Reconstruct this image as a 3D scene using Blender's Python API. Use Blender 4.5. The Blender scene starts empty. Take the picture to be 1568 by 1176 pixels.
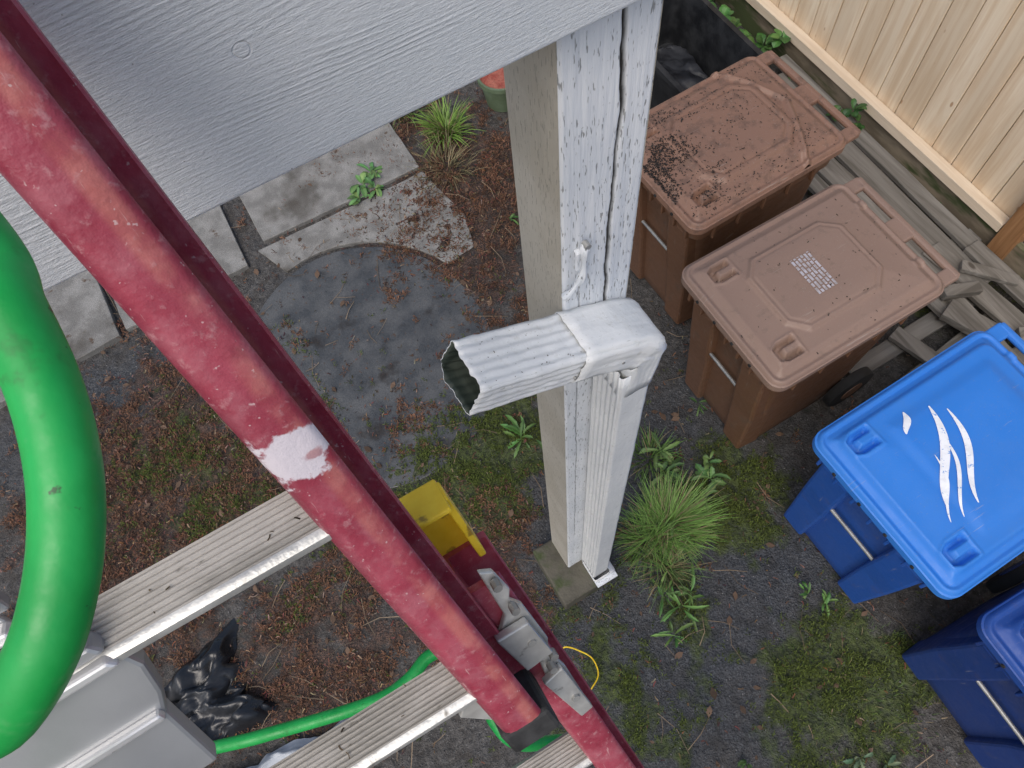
import bpy, bmesh, math, random
from mathutils import Vector, Matrix, noise
random.seed(7)
R=random.random
def U(a,b): return a+(b-a)*random.random()
scene=bpy.context.scene
col=scene.collection

# ------------------------------------------------------------------ materials
class MB:
    def __init__(s,name):
        s.m=bpy.data.materials.new(name); s.m.use_nodes=True
        s.t=s.m.node_tree; s.b=s.t.nodes['Principled BSDF']
        s.co=s.t.nodes.new('ShaderNodeTexCoord')
    def n(s,ty,**kw):
        nd=s.t.nodes.new(ty)
        for k,v in kw.items():
            if k.startswith('_'): setattr(nd,k[1:],v)
        return nd
    def set(s,inp,v):
        if isinstance(v,bpy.types.NodeSocket): s.t.links.new(v,inp)
        else:
            if inp.type=='RGBA' and len(v)==3: v=(*v,1)
            inp.default_value=v
    def coords(s,scale=(1,1,1),loc=(0,0,0),rot=(0,0,0)):
        mp=s.n('ShaderNodeMapping'); s.set(mp.inputs['Vector'],s.co.outputs['Object'])
        mp.inputs['Scale'].default_value=scale; mp.inputs['Location'].default_value=loc; mp.inputs['Rotation'].default_value=rot
        return mp.outputs[0]
    def noise(s,scale,detail=6,rough=.55,vec=None,dist=0):
        nd=s.n('ShaderNodeTexNoise'); nd.inputs['Scale'].default_value=scale; nd.inputs['Detail'].default_value=min(detail,4)
        nd.inputs['Roughness'].default_value=rough; nd.inputs['Distortion'].default_value=dist
        s.set(nd.inputs['Vector'],vec if vec is not None else s.co.outputs['Object'])
        return nd.outputs['Fac']
    def ramp(s,fac,lo,hi,c0=0,c1=1):
        nd=s.n('ShaderNodeMapRange',_clamp=True,_interpolation_type='SMOOTHSTEP')
        s.set(nd.inputs[0],fac); nd.inputs[1].default_value=lo; nd.inputs[2].default_value=hi
        nd.inputs[3].default_value=c0; nd.inputs[4].default_value=c1
        return nd.outputs[0]
    def mix(s,f,a,b,mode='MIX'):
        nd=s.n('ShaderNodeMixRGB',_blend_type=mode); s.set(nd.inputs[0],f); s.set(nd.inputs[1],a); s.set(nd.inputs[2],b)
        return nd.outputs[0]
    def math(s,op,a,b=0.0,c=0.0):
        nd=s.n('ShaderNodeMath',_operation=op); s.set(nd.inputs[0],a); s.set(nd.inputs[1],b); s.set(nd.inputs[2],c)
        return nd.outputs[0]
    def wsum(s,items):
        acc=None
        for f,wt in items:
            v=s.math('MULTIPLY',f,wt); acc=v if acc is None else s.math('ADD',acc,v)
        return acc
    def bump(s,h,strength=.3,dist=.01,prev=None):
        nd=s.n('ShaderNodeBump'); nd.inputs['Strength'].default_value=strength; nd.inputs['Distance'].default_value=dist
        s.set(nd.inputs['Height'],h)
        if prev is not None: s.set(nd.inputs['Normal'],prev)
        return nd.outputs[0]
    def out(s,colr=None,rough=None,normal=None,metal=None,spec=None):
        if colr is not None: s.set(s.b.inputs['Base Color'],colr)
        if rough is not None: s.set(s.b.inputs['Roughness'],rough)
        if normal is not None: s.set(s.b.inputs['Normal'],normal)
        if metal is not None: s.set(s.b.inputs['Metallic'],metal)
        if spec is not None: s.set(s.b.inputs['Specular IOR Level'],spec)
        return s.m

def gm(name,c1,c2,scale=6,rough=.6,bs=60,bstr=.2,bd=.005,stretch=(1,1,1),spots=None,metal=0,lo=.35,hi=.65,spec=.4,fine=None):
    m=MB(name); v=m.coords(stretch); nf=m.noise(scale,8,.6,v)
    c=m.mix(m.ramp(nf,lo,hi),c1,c2)
    if spots:
        for (sc,s_,th,w) in spots:
            c=m.mix(m.ramp(m.noise(s_,4,.6,v),th,th+w),c,sc)
    if fine: c=m.mix(m.ramp(m.noise(fine[0],2,.6,v),.35,.65,0,fine[1]),c,(0.02,0.018,0.015))
    r=m.ramp(nf,.3,.7,rough-.08,rough+.1)
    return m.out(c,r,m.bump(m.noise(bs,2,.6,v),bstr,bd),metal,spec)

def attr_mat(name,rough=.7,spec=.3):
    m=MB(name); a=m.n('ShaderNodeAttribute',_attribute_name='Col')
    return m.out(a.outputs['Color'],rough,None,None,spec)

# ------------------------------------------------------------------ mesh helpers
def empty(name,loc=(0,0,0),rz=0):
    e=bpy.data.objects.new(name,None); e.location=loc; e.rotation_euler=(0,0,rz); e.empty_display_size=.1
    col.objects.link(e); return e
def obj(name,verts,faces,mat=None,parent=None,smooth=False,colors=None,bevel=0,segs=2):
    me=bpy.data.meshes.new(name); me.from_pydata([tuple(v) for v in verts],[],faces); me.update()
    if colors is not None:
        ca=me.color_attributes.new('Col','FLOAT_COLOR','POINT')
        flat=[]
        for c in colors: flat.extend((c[0],c[1],c[2],1))
        ca.data.foreach_set('color',flat)
    if mat: me.materials.append(mat)
    o=bpy.data.objects.new(name,me); col.objects.link(o)
    if not colors:
        bm=bmesh.new(); bm.from_mesh(me); bmesh.ops.recalc_face_normals(bm,faces=bm.faces); bm.to_mesh(me); bm.free()
    if smooth: me.polygons.foreach_set('use_smooth',[True]*len(me.polygons))
    if bevel:
        b=o.modifiers.new('b','BEVEL'); b.width=bevel; b.segments=segs; b.limit_method='ANGLE'; b.angle_limit=math.radians(35)
    if parent: o.parent=parent
    return o
BF=[(0,3,2,1),(4,5,6,7),(0,1,5,4),(1,2,6,5),(2,3,7,6),(3,0,4,7)]
def box(name,x0,x1,y0,y1,z0,z1,mat,parent=None,bevel=.003,M=None):
    v=[(x0,y0,z0),(x1,y0,z0),(x1,y1,z0),(x0,y1,z0),(x0,y0,z1),(x1,y0,z1),(x1,y1,z1),(x0,y1,z1)]
    if M is not None: v=[M@Vector(p) for p in v]
    return obj(name,v,BF,mat,parent,bevel=bevel)
def loft(name,rings,mat,parent=None,cap0=True,cap1=True,smooth=True,closed=True,bevel=0):
    n=len(rings[0]); v=[p for r in rings for p in r]; f=[]
    for i in range(len(rings)-1):
        for j in range(n if closed else n-1):
            k=(j+1)%n
            f.append((i*n+j,i*n+k,(i+1)*n+k,(i+1)*n+j))
    if cap0: f.append(tuple(reversed(range(n))))
    if cap1: f.append(tuple(range((len(rings)-1)*n,len(rings)*n)))
    o=obj(name,v,f,mat,parent,smooth=False,bevel=bevel)
    if smooth:
        me=o.data
        me.polygons.foreach_set('use_smooth',[True]*len(me.polygons))
        es=o.modifiers.new('es','EDGE_SPLIT'); es.split_angle=math.radians(38)
    return o
def rr(x0,x1,y0,y1,r,n=6):
    p=[]
    for (cx,cy,a0) in ((x1-r,y1-r,0),(x0+r,y1-r,90),(x0+r,y0+r,180),(x1-r,y0+r,270)):
        for i in range(n+1):
            a=math.radians(a0+90*i/n); p.append((cx+r*math.cos(a),cy+r*math.sin(a)))
    return p
def tube(name,pts,r,mat,parent=None,res=10,sub=8):
    P=[Vector(p) for p in pts]; Q=[]
    E=[2*P[0]-P[1]]+P+[2*P[-1]-P[-2]]
    for i in range(1,len(E)-2):
        for k in range(sub):
            t=k/sub; a,b,c,d=E[i-1],E[i],E[i+1],E[i+2]
            Q.append(.5*((2*b)+(c-a)*t+(2*a-5*b+4*c-d)*t*t+(3*b-a-3*c+d)*t**3))
    Q.append(P[-1]); rings=[]; up=Vector((0.3,0.2,1)).normalized()
    for i,q in enumerate(Q):
        T=(Q[min(i+1,len(Q)-1)]-Q[max(i-1,0)]).normalized()
        A=T.cross(up).normalized(); B=A.cross(T).normalized(); up=B
        rad=r if not callable(r) else r(i/(len(Q)-1))
        rings.append([q+A*rad*math.cos(2*math.pi*j/res)+B*rad*math.sin(2*math.pi*j/res) for j in range(res)])
    return loft(name,rings,mat,parent)
def cyl(name,c,axis,r,h,mat,parent=None,res=16,bevel=0):
    ax=Vector(axis).normalized(); t=Vector((0,0,1)) if abs(ax.z)<.9 else Vector((1,0,0))
    A=ax.cross(t).normalized(); B=ax.cross(A); c=Vector(c)
    rings=[[c+ax*s*h/2+A*r*math.cos(2*math.pi*j/res)+B*r*math.sin(2*math.pi*j/res) for j in range(res)] for s in (-1,1)]
    return loft(name,rings,mat,parent,bevel=bevel)
def ss(x,a,b):
    t=max(0,min(1,(x-a)/(b-a))); return t*t*(3-2*t)
def fbm(x,y,z=0,o=4): return noise.fractal(Vector((x,y,z)),1.0,2.0,o)

# ------------------------------------------------------------------ camera
H=3.6
cam=bpy.data.cameras.new('camera'); co=bpy.data.objects.new('camera',cam); col.objects.link(co)
M=Matrix(((.8611,.4849,-.1535,0),(-.5037,.7711,-.3896,0),(-.0706,.4129,.9081,H),(0,0,0,1)))
co.matrix_world=M; cam.lens=26.86; cam.sensor_width=36; cam.clip_start=.02; cam.clip_end=500
scene.camera=co

# ------------------------------------------------------------------ world & sun (overcast)
w=bpy.data.worlds.new('World'); scene.world=w; w.use_nodes=True
nt=w.node_tree; bg=nt.nodes['Background']; sky=nt.nodes.new('ShaderNodeTexSky'); sky.sky_type='NISHITA'
sky.sun_disc=False; sky.sun_elevation=math.radians(55); sky.sun_rotation=math.radians(232); sky.air_density=1.0; sky.dust_density=4.0; sky.ozone_density=.8
nt.links.new(sky.outputs[0],bg.inputs[0]); bg.inputs[1].default_value=.15
sl=bpy.data.lights.new('sun','SUN'); sl.energy=1.25; sl.angle=math.radians(45); sl.color=(1,.99,.97)
so=bpy.data.objects.new('sun',sl); col.objects.link(so); so.location=(0,0,8)
az=math.radians(232); el=math.radians(55)
d=Vector((math.sin(az)*math.cos(el),math.cos(az)*math.cos(el),math.sin(el)))
so.rotation_euler=d.to_track_quat('Z','Y').to_euler()
try:
    scene.view_settings.view_transform='Standard'; scene.view_settings.look='None'; scene.view_settings.exposure=0
except Exception: pass

# ------------------------------------------------------------------ GROUND
def ell(x,y,cx,cy,rx,ry):
    d=math.hypot((x-cx)/rx,(y-cy)/ry); return 1-ss(d,.35,1.25)
def masks(x,y):
    n1=fbm(x*1.7,y*1.7,3); n2=fbm(x*5,y*5,9); n3=fbm(x*14,y*14,4,2); nn=.6*n1+.5*n2+.3*n3
    br=max(ell(x,y,1.0,2.75,.75,.95),ell(x,y,.7,3.5,.6,.6)*.8,ell(x,y,-1.15,1.9,1.0,1.0),ell(x,y,-.5,.9,1.0,.6)*.85,ell(x,y,.75,2.0,.45,.45)*.6,ell(x,y,.1,1.7,.35,.3)*.5)
    br=max(0,min(1,br*.9+nn*1.0-.03))if br>.02 else max(0,nn*.6-.1)
    mo=max(ell(x,y,.2,1.3,.6,.42),ell(x,y,1.08,-.45,.5,.48)*1.1,ell(x,y,1.2,.5,.4,.38)*.85,ell(x,y,-.8,2.0,.8,.7)*.6,ell(x,y,.55,.25,.45,.42)*.55,ell(x,y,2.9,1.2,.3,1)*.4,ell(x,y,.3,.0,.6,.5)*.45,ell(x,y,-.5,1.2,.5,.4)*.5)
    mo=max(0,min(1,mo*.9+nn*.9-.08)) if mo>.02 else 0
    wt=max(ell(x,y,.8,.3,1.0,1.1)*.85,ell(x,y,.15,2.15,.65,.75),ell(x,y,-1.4,2.6,.8,.35)*.9,ell(x,y,.3,.0,.6,.5)*.6)
    wt=max(0,min(1,wt+nn*.6))
    return br,mo,wt
def gz(x,y):
    br,mo,wt=masks(x,y)
    return .012*fbm(x*2,y*2,1)+.014*fbm(x*11,y*11,5)*(.25+br+mo)+.006*mo+.006*br-.014
def axis(lo,hi,f0,f1,st):
    a=[]; v=f0
    while v<=f1: a.append(v); v+=st
    pre=[]; s=.1; v=f0
    while v>lo: v-=s; s*=1.6; pre.append(max(v,lo))
    post=[]; s=.1; v=a[-1]
    while v<hi: v+=s; s*=1.6; post.append(min(v,hi))
    return pre[::-1]+a+post
xs=axis(-80,80,-2.3,3.4,.024); ys=axis(-80,80,-1.3,5.0,.024)
V=[];C=[];F=[]
for y in ys:
    for x in xs:
        inn=-2.5<x<3.6 and -1.5<y<5.2
        V.append((x,y,gz(x,y) if inn else -.014)); C.append(masks(x,y) if inn else (.3,.2,.3))
nx=len(xs)
for j in range(len(ys)-1):
    for i in range(nx-1):
        a=j*nx+i; F.append((a,a+1,a+nx+1,a+nx))
m=MB('ground_soil'); a=m.n('ShaderNodeAttribute',_attribute_name='Col'); sp=m.n('ShaderNodeSeparateColor'); m.set(sp.inputs[0],a.outputs['Color'])
n40=m.noise(38,4,.7); n120=m.noise(130,2,.7); n15=m.noise(11,4,.65)
base=m.mix(m.ramp(n40,.3,.7),(.032,.030,.028),(.115,.108,.10))
base=m.mix(m.ramp(n120,.55,.72,0,.7),base,(.23,.225,.215))
base=m.mix(m.ramp(n15,.42,.7,0,.6),base,(.048,.040,.032))
wet=m.mix(m.ramp(n120,.35,.7),(.020,.023,.027),(.092,.102,.115))
wet=m.mix(m.ramp(n15,.5,.62,0,.6),wet,(.024,.026,.029))
base=m.mix(sp.outputs[2],base,wet)
br=m.mix(m.ramp(n120,.38,.62),(.024,.017,.014),(.14,.075,.05)); br=m.mix(m.ramp(n15,.42,.6,0,.7),br,(.036,.027,.022)); br=m.mix(m.ramp(n40,.56,.72,0,.6),br,(.20,.12,.08))
bf=m.ramp(m.math('ADD',sp.outputs[0],m.math('MULTIPLY',m.math('SUBTRACT',n40,.5),1.3)),.32,.62,0,.92)
base=m.mix(bf,base,br)
mo=m.mix(m.ramp(n40,.35,.65),(.020,.030,.008),(.085,.115,.022))
mf=m.ramp(m.math('ADD',sp.outputs[1],m.math('MULTIPLY',m.math('SUBTRACT',n15,.5),1.2)),.3,.75,0,.88)
base=m.mix(mf,base,mo)
nb=m.bump(m.wsum([(n40,1),(n120,.35)]),.9,.02)
rg_=m.math('SUBTRACT',m.ramp(n15,.3,.7,.5,.8),m.math('MULTIPLY',sp.outputs[2],.25))
gmat=m.out(base,rg_,nb,0,.5)
obj('ground',V,F,gmat,smooth=True,colors=C)

# ------------------------------------------------------------------ pavers
conc=gm('paver_concrete',(.22,.215,.20),(.35,.345,.325),9,.75,150,.6,.004,spots=[((.11,.10,.085),2.4,.5,.2),((.12,.08,.055),14,.64,.10)],fine=(260,.4))
def slab(name,poly,z=.022,mat=conc):
    P=[]
    for i in range(len(poly)):
        a=Vector(poly[i]);b=Vector(poly[(i+1)%len(poly)]); k=max(1,int((b-a).length/.06))
        for j in range(k):
            q=a.lerp(b,j/k); P.append((q.x+U(-.002,.002),q.y+U(-.002,.002)))
    loft(name,[[(x,y,-.03) for x,y in P],[(x,y,z-.006) for x,y in P],[(x,y,z) for x,y in P]],mat,None,smooth=False,bevel=.004)
slab('paving_slab',[(-.16,3.10),(.44,3.08),(.86,3.08),(.86,3.75),(.6,4.1),(-.16,4.1)],.012)
arc=[(.03+1.02*.66*math.cos(math.radians(a)),2.08+.76*math.sin(math.radians(a))) for a in range(22,112,9)]
slab('paving_slab',[(-.215,3.065),(.44,3.045),(.86,3.04),(.92,2.62),(.86,2.40)]+[(x*1.03,y+.015) for x,y in arc],.004)
slab('paving_slab',[(-1.05,2.97),(-.30,2.99),(-.27,4.0),(-1.05,4.0)],.020)
slab('paving_slab',[(-1.85,2.9),(-1.09,2.95),(-1.09,3.75),(-1.85,3.75)],.026)
damp=gm('damp_concrete',(.070,.076,.080),(.13,.134,.134),5,.30,150,.4,.003,spots=[((.040,.034,.028),4,.56,.14),((.10,.06,.035),40,.64,.05)],fine=(220,.4),spec=.5)
slab('paving_slab',[(.03+.665*math.cos(math.radians(a)),2.08+.745*math.sin(math.radians(a))) for a in range(0,360,8)],-.002,damp)

# ------------------------------------------------------------------ scattered litter
amat=attr_mat('organic_bits',.75)
def scatter(name,n,fn,region,parent=None,mat=amat):
    V=[];F=[];C=[]; k=0; tries=0
    while k<n and tries<n*12:
        tries+=1
        x=U(region[0],region[1]); y=U(region[2],region[3])
        if fn(x,y,V,F,C): k+=1
    return obj(name,V,F,mat,parent,colors=C)
def needle(x,y,V,F,C,z=None,L=None,c=None,wd=None,t=None):
    a=U(0,math.pi*2); L=L or U(.008,.026); wd=wd or U(.0012,.0028); t=U(-.25,.4) if t is None else t
    z=max(gz(x,y),-.004)+.006+U(0,.006) if z is None else z
    dx,dy=math.cos(a),math.sin(a); i=len(V); bend=U(-.3,.3)*L
    for s in (0,.5,1):
        ox=bend*(s*(1-s))*2
        px=x+dx*L*s-dy*ox; py=y+dy*L*s+dx*ox; pz=z+t*L*s
        V.append((px-dy*wd,py+dx*wd,pz)); V.append((px+dy*wd,py-dx*wd,pz+.0005))
        k=.6+.5*s; cc=(c[0]*k,c[1]*k,c[2]*k); C.extend([cc,cc])
    F.append((i,i+1,i+3,i+2)); F.append((i+2,i+3,i+5,i+4))
def lit(x,y,V,F,C):
    br,mo,wt=masks(x,y)
    if R()>br*br*.9+.05: return False
    q=R()
    c=(U(.12,.24),U(.06,.11),U(.035,.06)) if q<.5 else ((U(.03,.08),U(.02,.05),U(.014,.035)) if q<.88 else (U(.25,.36),U(.18,.25),U(.12,.17)))
    needle(x,y,V,F,C,c=c); return True
scatter('fallen_needle_litter',12000,lit,(-2.3,2.4,-.9,4.5))
def deadmoss(x,y,V,F,C):
    br,mo,wt=masks(x,y); cl=fbm(x*7,y*7,33,3)
    if R()>ss(br+cl*1.1,.45,.95)+.006: return False
    g=U(.5,1.25)*(1+cl*.6); z=max(gz(x,y),-.004)
    for _ in range(7):
        q=U(.7,1.2)*g
        needle(x+random.gauss(0,.009),y+random.gauss(0,.009),V,F,C,z=z+U(-.002,.008),L=U(.006,.018),c=(.17*q,.088*q,.053*q),wd=U(.001,.0022),t=U(.1,1.3))
    return True
scatter('dead_moss',7500,deadmoss,(-2.2,2.0,.2,4.3))
def grv(x,y,V,F,C):
    br,mo,wt=masks(x,y)
    if R()<br*.8: return False
    s=U(.0015,.005); z=gz(x,y); g=.04+.22*R()**2; c=(g,g*.99,g*.97); i=len(V); a=U(0,2)
    for k in range(5):
        b=a+k*1.257; V.append((x+s*math.cos(b)*U(.7,1.2),y+s*math.sin(b)*U(.7,1.2),z-.001)); C.append(c)
    V.append((x+U(-.3,.3)*s,y+U(-.3,.3)*s,z+s*.9+.001)); C.append(c)
    for k in range(5): F.append((i+k,i+(k+1)%5,i+5))
    return True
scatter('gravel',15000,grv,(-1.8,2.4,-1.0,3.6))
def mossf(x,y,V,F,C):
    br,mo,wt=masks(x,y); cl=fbm(x*8,y*8,13,3)
    if R()>mo*mo*ss(cl,-.4,.3)+.003: return False
    for _ in range(6):
        g=U(.05,.16); needle(x+random.gauss(0,.008),y+random.gauss(0,.008),V,F,C,L=U(.006,.016),c=(g*.75,g,g*.18),wd=U(.001,.002),t=U(.1,1.2))
    return True
scatter('moss',8000,mossf,(-1.6,3.1,-1.0,2.6))
def twig(x,y,V,F,C):
    g=U(.12,.35); needle(x,y,V,F,C,L=U(.05,.2),c=(g,g*.75,g*.5),wd=U(.0010,.002),t=.03); return True
scatter('twigs',280,twig,(-1.2,2.0,-.9,3.4))
def dleaf(x,y,V,F,C):
    i=len(V); s=U(.005,.016); z=max(gz(x,y),-.004)+.007; a0=U(0,6.28); g=U(.4,1.3); c=(.14*g,.09*g,.06*g)
    for k in range(6):
        a=a0+k*1.047; q=s*(1 if k%3 else 1.7); V.append((x+q*math.cos(a),y+q*math.sin(a),z+U(0,.008))); C.append(c)
    F.append(tuple(range(i,i+6))); return True
scatter('fallen_leaves',420,dleaf,(-1.9,2.2,-.9,4.0))

# ------------------------------------------------------------------ plants
def blade(V,F,C,p,az,L,wd,lean,c,seg=5):
    i=len(V); dx,dy=math.cos(az),math.sin(az); x,y,z=p; pitch=lean
    for s in range(seg+1):
        f=s/seg; w_=wd*(1-f**1.6)+.0003
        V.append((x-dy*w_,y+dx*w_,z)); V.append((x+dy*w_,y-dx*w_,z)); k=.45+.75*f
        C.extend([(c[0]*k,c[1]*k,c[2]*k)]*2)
        x+=dx*math.sin(pitch)*L/seg; y+=dy*math.sin(pitch)*L/seg; z+=math.cos(pitch)*L/seg
        pitch+=U(.1,.38)
    for s in range(seg): F.append((i+2*s,i+2*s+1,i+2*s+3,i+2*s+2))
def leaf(V,F,C,p,az,L,wd,pitch,c,ser=.25):
    i=len(V); x,y,z=p; seg=8; turn=U(-.12,.12)
    for s in range(seg+1):
        dx,dy=math.cos(az),math.sin(az)
        f=s/seg; w_=wd*math.sin(math.pi*min(1,.05+f*.95))**.7*(.45+.75*f)*(1-ser*(s%2))+.0006
        dr=-.25*w_
        V.append((x-dy*w_,y+dx*w_,z-dr)); V.append((x,y,z)); V.append((x+dy*w_,y-dx*w_,z-dr))
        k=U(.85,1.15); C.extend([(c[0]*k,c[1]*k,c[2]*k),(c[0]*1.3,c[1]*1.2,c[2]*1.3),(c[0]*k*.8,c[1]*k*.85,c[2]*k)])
        x+=dx*math.cos(pitch)*L/seg; y+=dy*math.cos(pitch)*L/seg; z+=math.sin(pitch)*L/seg; pitch-=U(.05,.22); az+=turn
    for s in range(seg):
        a=i+3*s; F.append((a,a+1,a+4,a+3)); F.append((a+1,a+2,a+5,a+4))
vmat=attr_mat('plant_leaf',.5,.4)
def grass(name,cx,cy,n,h,sp,col_=(.09,.16,.035),wd=.002,z0=0,dry=.12,lean=(0,0)):
    V=[];F=[];C=[]
    for _ in range(n):
        a=U(0,6.283); r=sp*R()**.8; k=U(.6,1.4)
        c=(col_[0]*k,col_[1]*k,col_[2]*k) if R()>dry else (.28*k,.22*k,.12*k)
        a2=math.atan2(math.sin(a)+lean[1]+U(-.6,.6),math.cos(a)+lean[0]+U(-.6,.6))
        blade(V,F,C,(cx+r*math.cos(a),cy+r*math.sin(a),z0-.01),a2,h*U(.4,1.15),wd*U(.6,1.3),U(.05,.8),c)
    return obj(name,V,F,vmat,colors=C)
def weed(name,items,col_=(.085,.185,.04),ser=.3):
    V=[];F=[];C=[]
    for (cx,cy,n,L,wd,z) in items:
        for j in range(n):
            a=U(0,6.283); k=U(.6,1.4); st=U(0,L*.5); q=U(.45,1.15)
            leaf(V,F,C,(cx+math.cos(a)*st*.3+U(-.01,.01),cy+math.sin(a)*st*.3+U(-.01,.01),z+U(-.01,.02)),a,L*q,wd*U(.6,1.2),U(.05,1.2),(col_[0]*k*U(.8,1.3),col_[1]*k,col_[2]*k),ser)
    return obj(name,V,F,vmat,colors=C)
grass('grass_tuft',.88,.52,1000,.21,.12,(.18,.32,.07),.0017,lean=(.7,.1))
grass('grass_tuft',.74,.50,360,.16,.09,(.15,.28,.06),.0016)
grass('grass_tuft',.74,.36,260,.15,.10,(.15,.24,.08),.0014,dry=.35)
grass('grass_tuft',1.12,3.22,200,.22,.07,(.17,.29,.05),.004)
grass('grass_tuft',1.0,2.98,180,.17,.14,(.15,.15,.07),.002,dry=.6)
grass('grass_tuft',1.0,3.55,170,.2,.12,(.14,.23,.06),.003)
grass('grass_tuft',.98,.84,150,.13,.09,(.11,.21,.04))
grass('grass_tuft',1.1,-.5,420,.035,.36,(.07,.13,.025),.0011,z0=.005)
grass('grass_tuft',.2,1.3,260,.03,.3,(.08,.13,.025),.0011,z0=.005)
weed('dandelion_weed',[(.70,.19,10,.13,.009,.01),(.60,.10,8,.11,.009,.01),(.77,.22,8,.11,.009,.01),(.66,.27,8,.11,.009,.0)])
weed('dandelion_weed',[(1.04,.84,10,.11,.013,.02),(1.0,.74,9,.10,.013,.02),(1.15,.60,9,.11,.018,.05),(1.08,.54,8,.10,.014,.04),(1.20,.66,7,.08,.014,.05)],(.10,.20,.055))
weed('dandelion_weed',[(.50,1.26,11,.13,.013,.0),(.54,1.10,6,.10,.012,.0),(.60,.90,5,.09,.010,0)])
weed('dandelion_weed',[(.50,3.14,12,.11,.022,.01),(.60,3.2,10,.10,.020,.01),(.44,3.06,8,.09,.016,.01),(.56,3.08,9,.08,.014,.01)],(.10,.21,.06),.1)
weed('dandelion_weed',[(1.25,-.13,8,.07,.009,.0),(1.22,-.05,6,.06,.009,.0)])
weed('dandelion_weed',[(.9,-.74,10,.06,.010,0),(.97,-.68,8,.06,.010,0),(1.04,-.76,8,.06,.010,0)],(.10,.16,.08))
weed('dandelion_weed',[(.56,-.46,7,.05,.008,0),(1.12,2.45,5,.07,.009,0),(1.17,2.36,4,.05,.009,0),(1.35,.95,5,.07,.009,0)],(.06,.13,.03))
weed('ivy_plant',[(2.98+U(-.22,.12),2.8+U(-.25,1.1),10,.09,.035,U(.05,.35)) for _ in range(34)],(.06,.16,.035),.1)
weed('ivy_plant',[(3.03,1.95,12,.07,.028,.13),(3.04,1.88,12,.07,.026,.2),(3.05,1.82,8,.06,.024,.12),(3.05,1.55,5,.05,.02,.08),(3.0,2.3,6,.06,.02,.08),(3.05,1.2,5,.04,.014,.08)],(.03,.085,.02),.1)

# ------------------------------------------------------------------ wheelie bins
def plastic(name,c,dirt=(.10,.075,.055),amt=.5,lo=.55):
    m=MB(name)
    k=m.ramp(m.noise(2.5,4,.65),.35,.7,0,.35)
    c_=m.mix(k,c,tuple(x*.8+.03 for x in c))
    n16=m.noise(16,4,.7)
    dz=m.ramp(n16,lo,lo+.17,0,amt); c_=m.mix(dz,c_,dirt)
    c_=m.mix(m.ramp(m.noise(170,2,.6),.64,.7,0,amt*.8),c_,(.3,.27,.23))
    c_=m.mix(m.ramp(m.noise(1,3,.6,m.coords((6,120,6),(0,0,0),(0,0,.4))),.68,.72,0,.25),c_,(.45,.42,.38))
    return m.out(c_,m.ramp(n16,.3,.7,.38,.62),m.bump(m.noise(240,1,.6),.12,.002),0,.45)
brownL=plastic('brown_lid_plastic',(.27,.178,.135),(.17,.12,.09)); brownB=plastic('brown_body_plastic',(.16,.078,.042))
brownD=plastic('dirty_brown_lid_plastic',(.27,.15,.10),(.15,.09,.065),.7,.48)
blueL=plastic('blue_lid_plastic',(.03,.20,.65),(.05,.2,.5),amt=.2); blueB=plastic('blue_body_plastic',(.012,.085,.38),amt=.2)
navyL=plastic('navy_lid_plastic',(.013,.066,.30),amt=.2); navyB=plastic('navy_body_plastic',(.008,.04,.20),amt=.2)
rubber=gm('rubber',(.015,.015,.015),(.03,.03,.03),10,.8)
steel=gm('zinc_steel',(.30,.30,.29),(.42,.42,.40),20,.5,metal=.6)
white_mark=gm('white_print',(.75,.77,.8),(.85,.87,.9),40,.6,spots=[((.25,.4,.7),60,.62,.05)])
label_mat=gm('faded_label',(.34,.30,.29),(.50,.48,.52),60,.7)
def sdr(x,y,x0,x1,y0,y1,r):
    cx=(x0+x1)/2; cy=(y0+y1)/2; qx=abs(x-cx)-(x1-x0)/2+r; qy=abs(y-cy)-(y1-y0)/2+r
    return -(math.hypot(max(qx,0),max(qy,0))+min(max(qx,qy),0)-r)
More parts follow.
